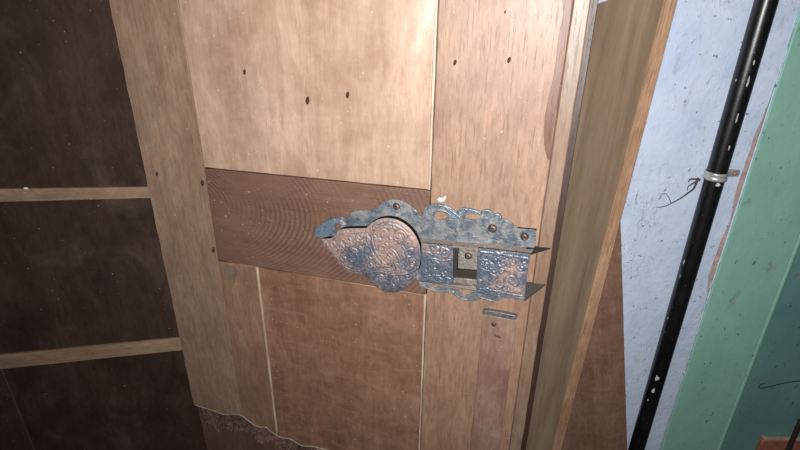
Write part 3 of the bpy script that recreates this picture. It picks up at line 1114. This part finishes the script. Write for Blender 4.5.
for k, (px, py, w, h, m_) in enumerate(((657, 378, 5, 8, 'chip_white'), (653, 391, 4, 7, 'chip_white'), (680, 276, 3, 5, 'chip_green'), (748, 82, 2.2, 12, 'chip_white'),
                                        (737, 118, 1.6, 10, 'chip_white'), (729, 148, 1.6, 6, 'chip_white'), (754, 62, 1.5, 5, 'chip_white'), (718, 185, 6, 4, 'chip_white'), (668, 318, 1.6, 4, 'chip_green'),
                                        (648, 400, 1.6, 3, 'chip_white'), (684, 262, 1.5, 6, 'chip_white'))):
    chip(px, py, w, h, M[m_], k * 3.3)

# ------------------------------------------------------------------ the clamp
ZC = WALL.z(711, 178, PR - PY)
clamp = thing('pipe_clamp', 'galvanised pipe clamp with a bolted ear round the black pipe', 'clamp', WALL)
K = 36
bm = bmesh.new()
prof = [(.0004, -.0072), (.0026, -.0066), (.0022, -.0022), (.0012, -.0004), (.0022, .0014), (.0028, .0048), (.0022, .0068), (.0004, .0070)]
ringv = []
for i in range(K):
    u = 2 * math.pi * i / K
    ringv.append([bm.verts.new((X_PIPE + (PR + r) * math.cos(u), PY + (PR + r) * math.sin(u), ZC + z)) for r, z in prof])
for i in range(K):
    k = (i + 1) % K
    for j in range(len(prof)):
        l = (j + 1) % len(prof)
        bm.faces.new((ringv[i][j], ringv[k][j], ringv[k][l], ringv[i][l]))
bmesh.ops.recalc_face_normals(bm, faces=bm.faces)
me = bpy.data.meshes.new('band')
bm.to_mesh(me)
bm.free()
for p in me.polygons:
    p.use_smooth = True
link('band', me, M['galv'], clamp)
for sgn, xa, xb in ((1, X_PIPE + PR, WALL.x(737.5, 178, .012)),):
    slab('ear', smooth_loop([(xa, ZC - .0055), (xb - .004 if sgn > 0 else xb, ZC - .006), (xb, ZC - .003), (xb, ZC + .003), (xb - .004 if sgn > 0 else xb, ZC + .006), (xa, ZC + .0055)], 3), -.014, .003, M['galv'], clamp, .0006)
xb = WALL.x(733, 178, .014)
b_me = lathe_mesh('bolt', [(0, -.0036), (.003, -.0036), (.0042, -.0026), (.0044, 0), (.0024, .0), (.0024, .012), (0, .012)], 6)
bo = link('bolt', b_me, M['rusty'], clamp)
bo.location = (xb, -.014, ZC)

# ------------------------------------------------------------------ dusty strands by the clamp
web = thing('cobweb_strand', 'dusty grey cobweb strand hanging from the pipe clamp', 'cobweb', WALL)


def wp(px, py, h):
    x, z = WALL.at(px, py, h)
    return (x, -h, z)


link('strand', tube_mesh('strand', [spline([wp(698, 178, .014), (wp(694, 188, .012)), wp(688, 193, .009), wp(681, 198, .006), wp(672, 203, .003), wp(664, 206.5, .001), wp(656, 207.5, .001)], 6)], .0022, 6, True), M['web'], web)
link('strand', tube_mesh('strand', [spline([wp(700, 180, .016), wp(695, 179, .014), wp(690, 179.5, .009), wp(688.5, 182, .006)], 5)], .0026, 6, True), M['web'], web)
link('strand', tube_mesh('strand', [spline([wp(697, 181, .014), wp(692, 184, .010), wp(688, 187, .006), wp(687.5, 191, .004)], 5)], .0018, 6, True), M['web'], web)
link('strand', tube_mesh('strand', [spline([wp(671, 203, .003), wp(669, 198, .003), wp(665.5, 193.5, .003), wp(662, 194.5, .002), wp(659.5, 199, .001)], 5)], .0006, 6), M['web'], web)

# ------------------------------------------------------------------ wire on the dark green and the block
DG = Frame((0, WALL.o.y + .022), 0)
w = thing('wire', 'thin dark wire hooked across the dark green boarding', 'wire', DG)
q = [(765, 383.5), (759.5, 385), (758.8, 387.5), (761.5, 388.2), (768, 387), (778, 384.5), (790, 382), (802, 381), (830, 380)]
link('wire_strand', tube_mesh('wire_strand', [spline([(x, -.0009, z) for x, z in DG.pts(q, .0009)], 5)], .0009, 6), M['wire'], w)
bk = thing('terracotta_block', 'terracotta block with a pale top edge at the foot of the dark green boarding', 'block', DG)
zt = DG.z(775, 439.5, .012)
bx0 = DG.x(763, 442, .012)
slab('block_body', uneven(rect(bx0, bx0 + .16, .0, zt - .004), .0008, 81), -.012, .0115, M['terracotta'], bk, .002)
slab('block_top', uneven(rect(bx0 + .001, bx0 + .159, zt - .0035, zt), .0006, 82), -.0118, .011, M['terracotta_top'], bk, .001)
dsx = DG.x(797, 440, .045)
sk = slab('wooden_stick', uneven(rect(-.004, .004, 0, .72), .0006, 83), -.004, .008, M['dark_stick'], None, .001)
sk.location = (dsx, DG.o.y - .046, 0)
sk.location.x = DG.x(797.5, 440, .046)
sk.rotation_euler = (math.radians(-1.5), 0, 0)
zc = DG.z(799, 424, .046)
for v in sk.data.vertices:
    if v.co.z > .3:
        v.co.z += zc - .72
sk['label'] = 'thin dark stick standing in front of the terracotta block'
sk['category'] = 'stick'
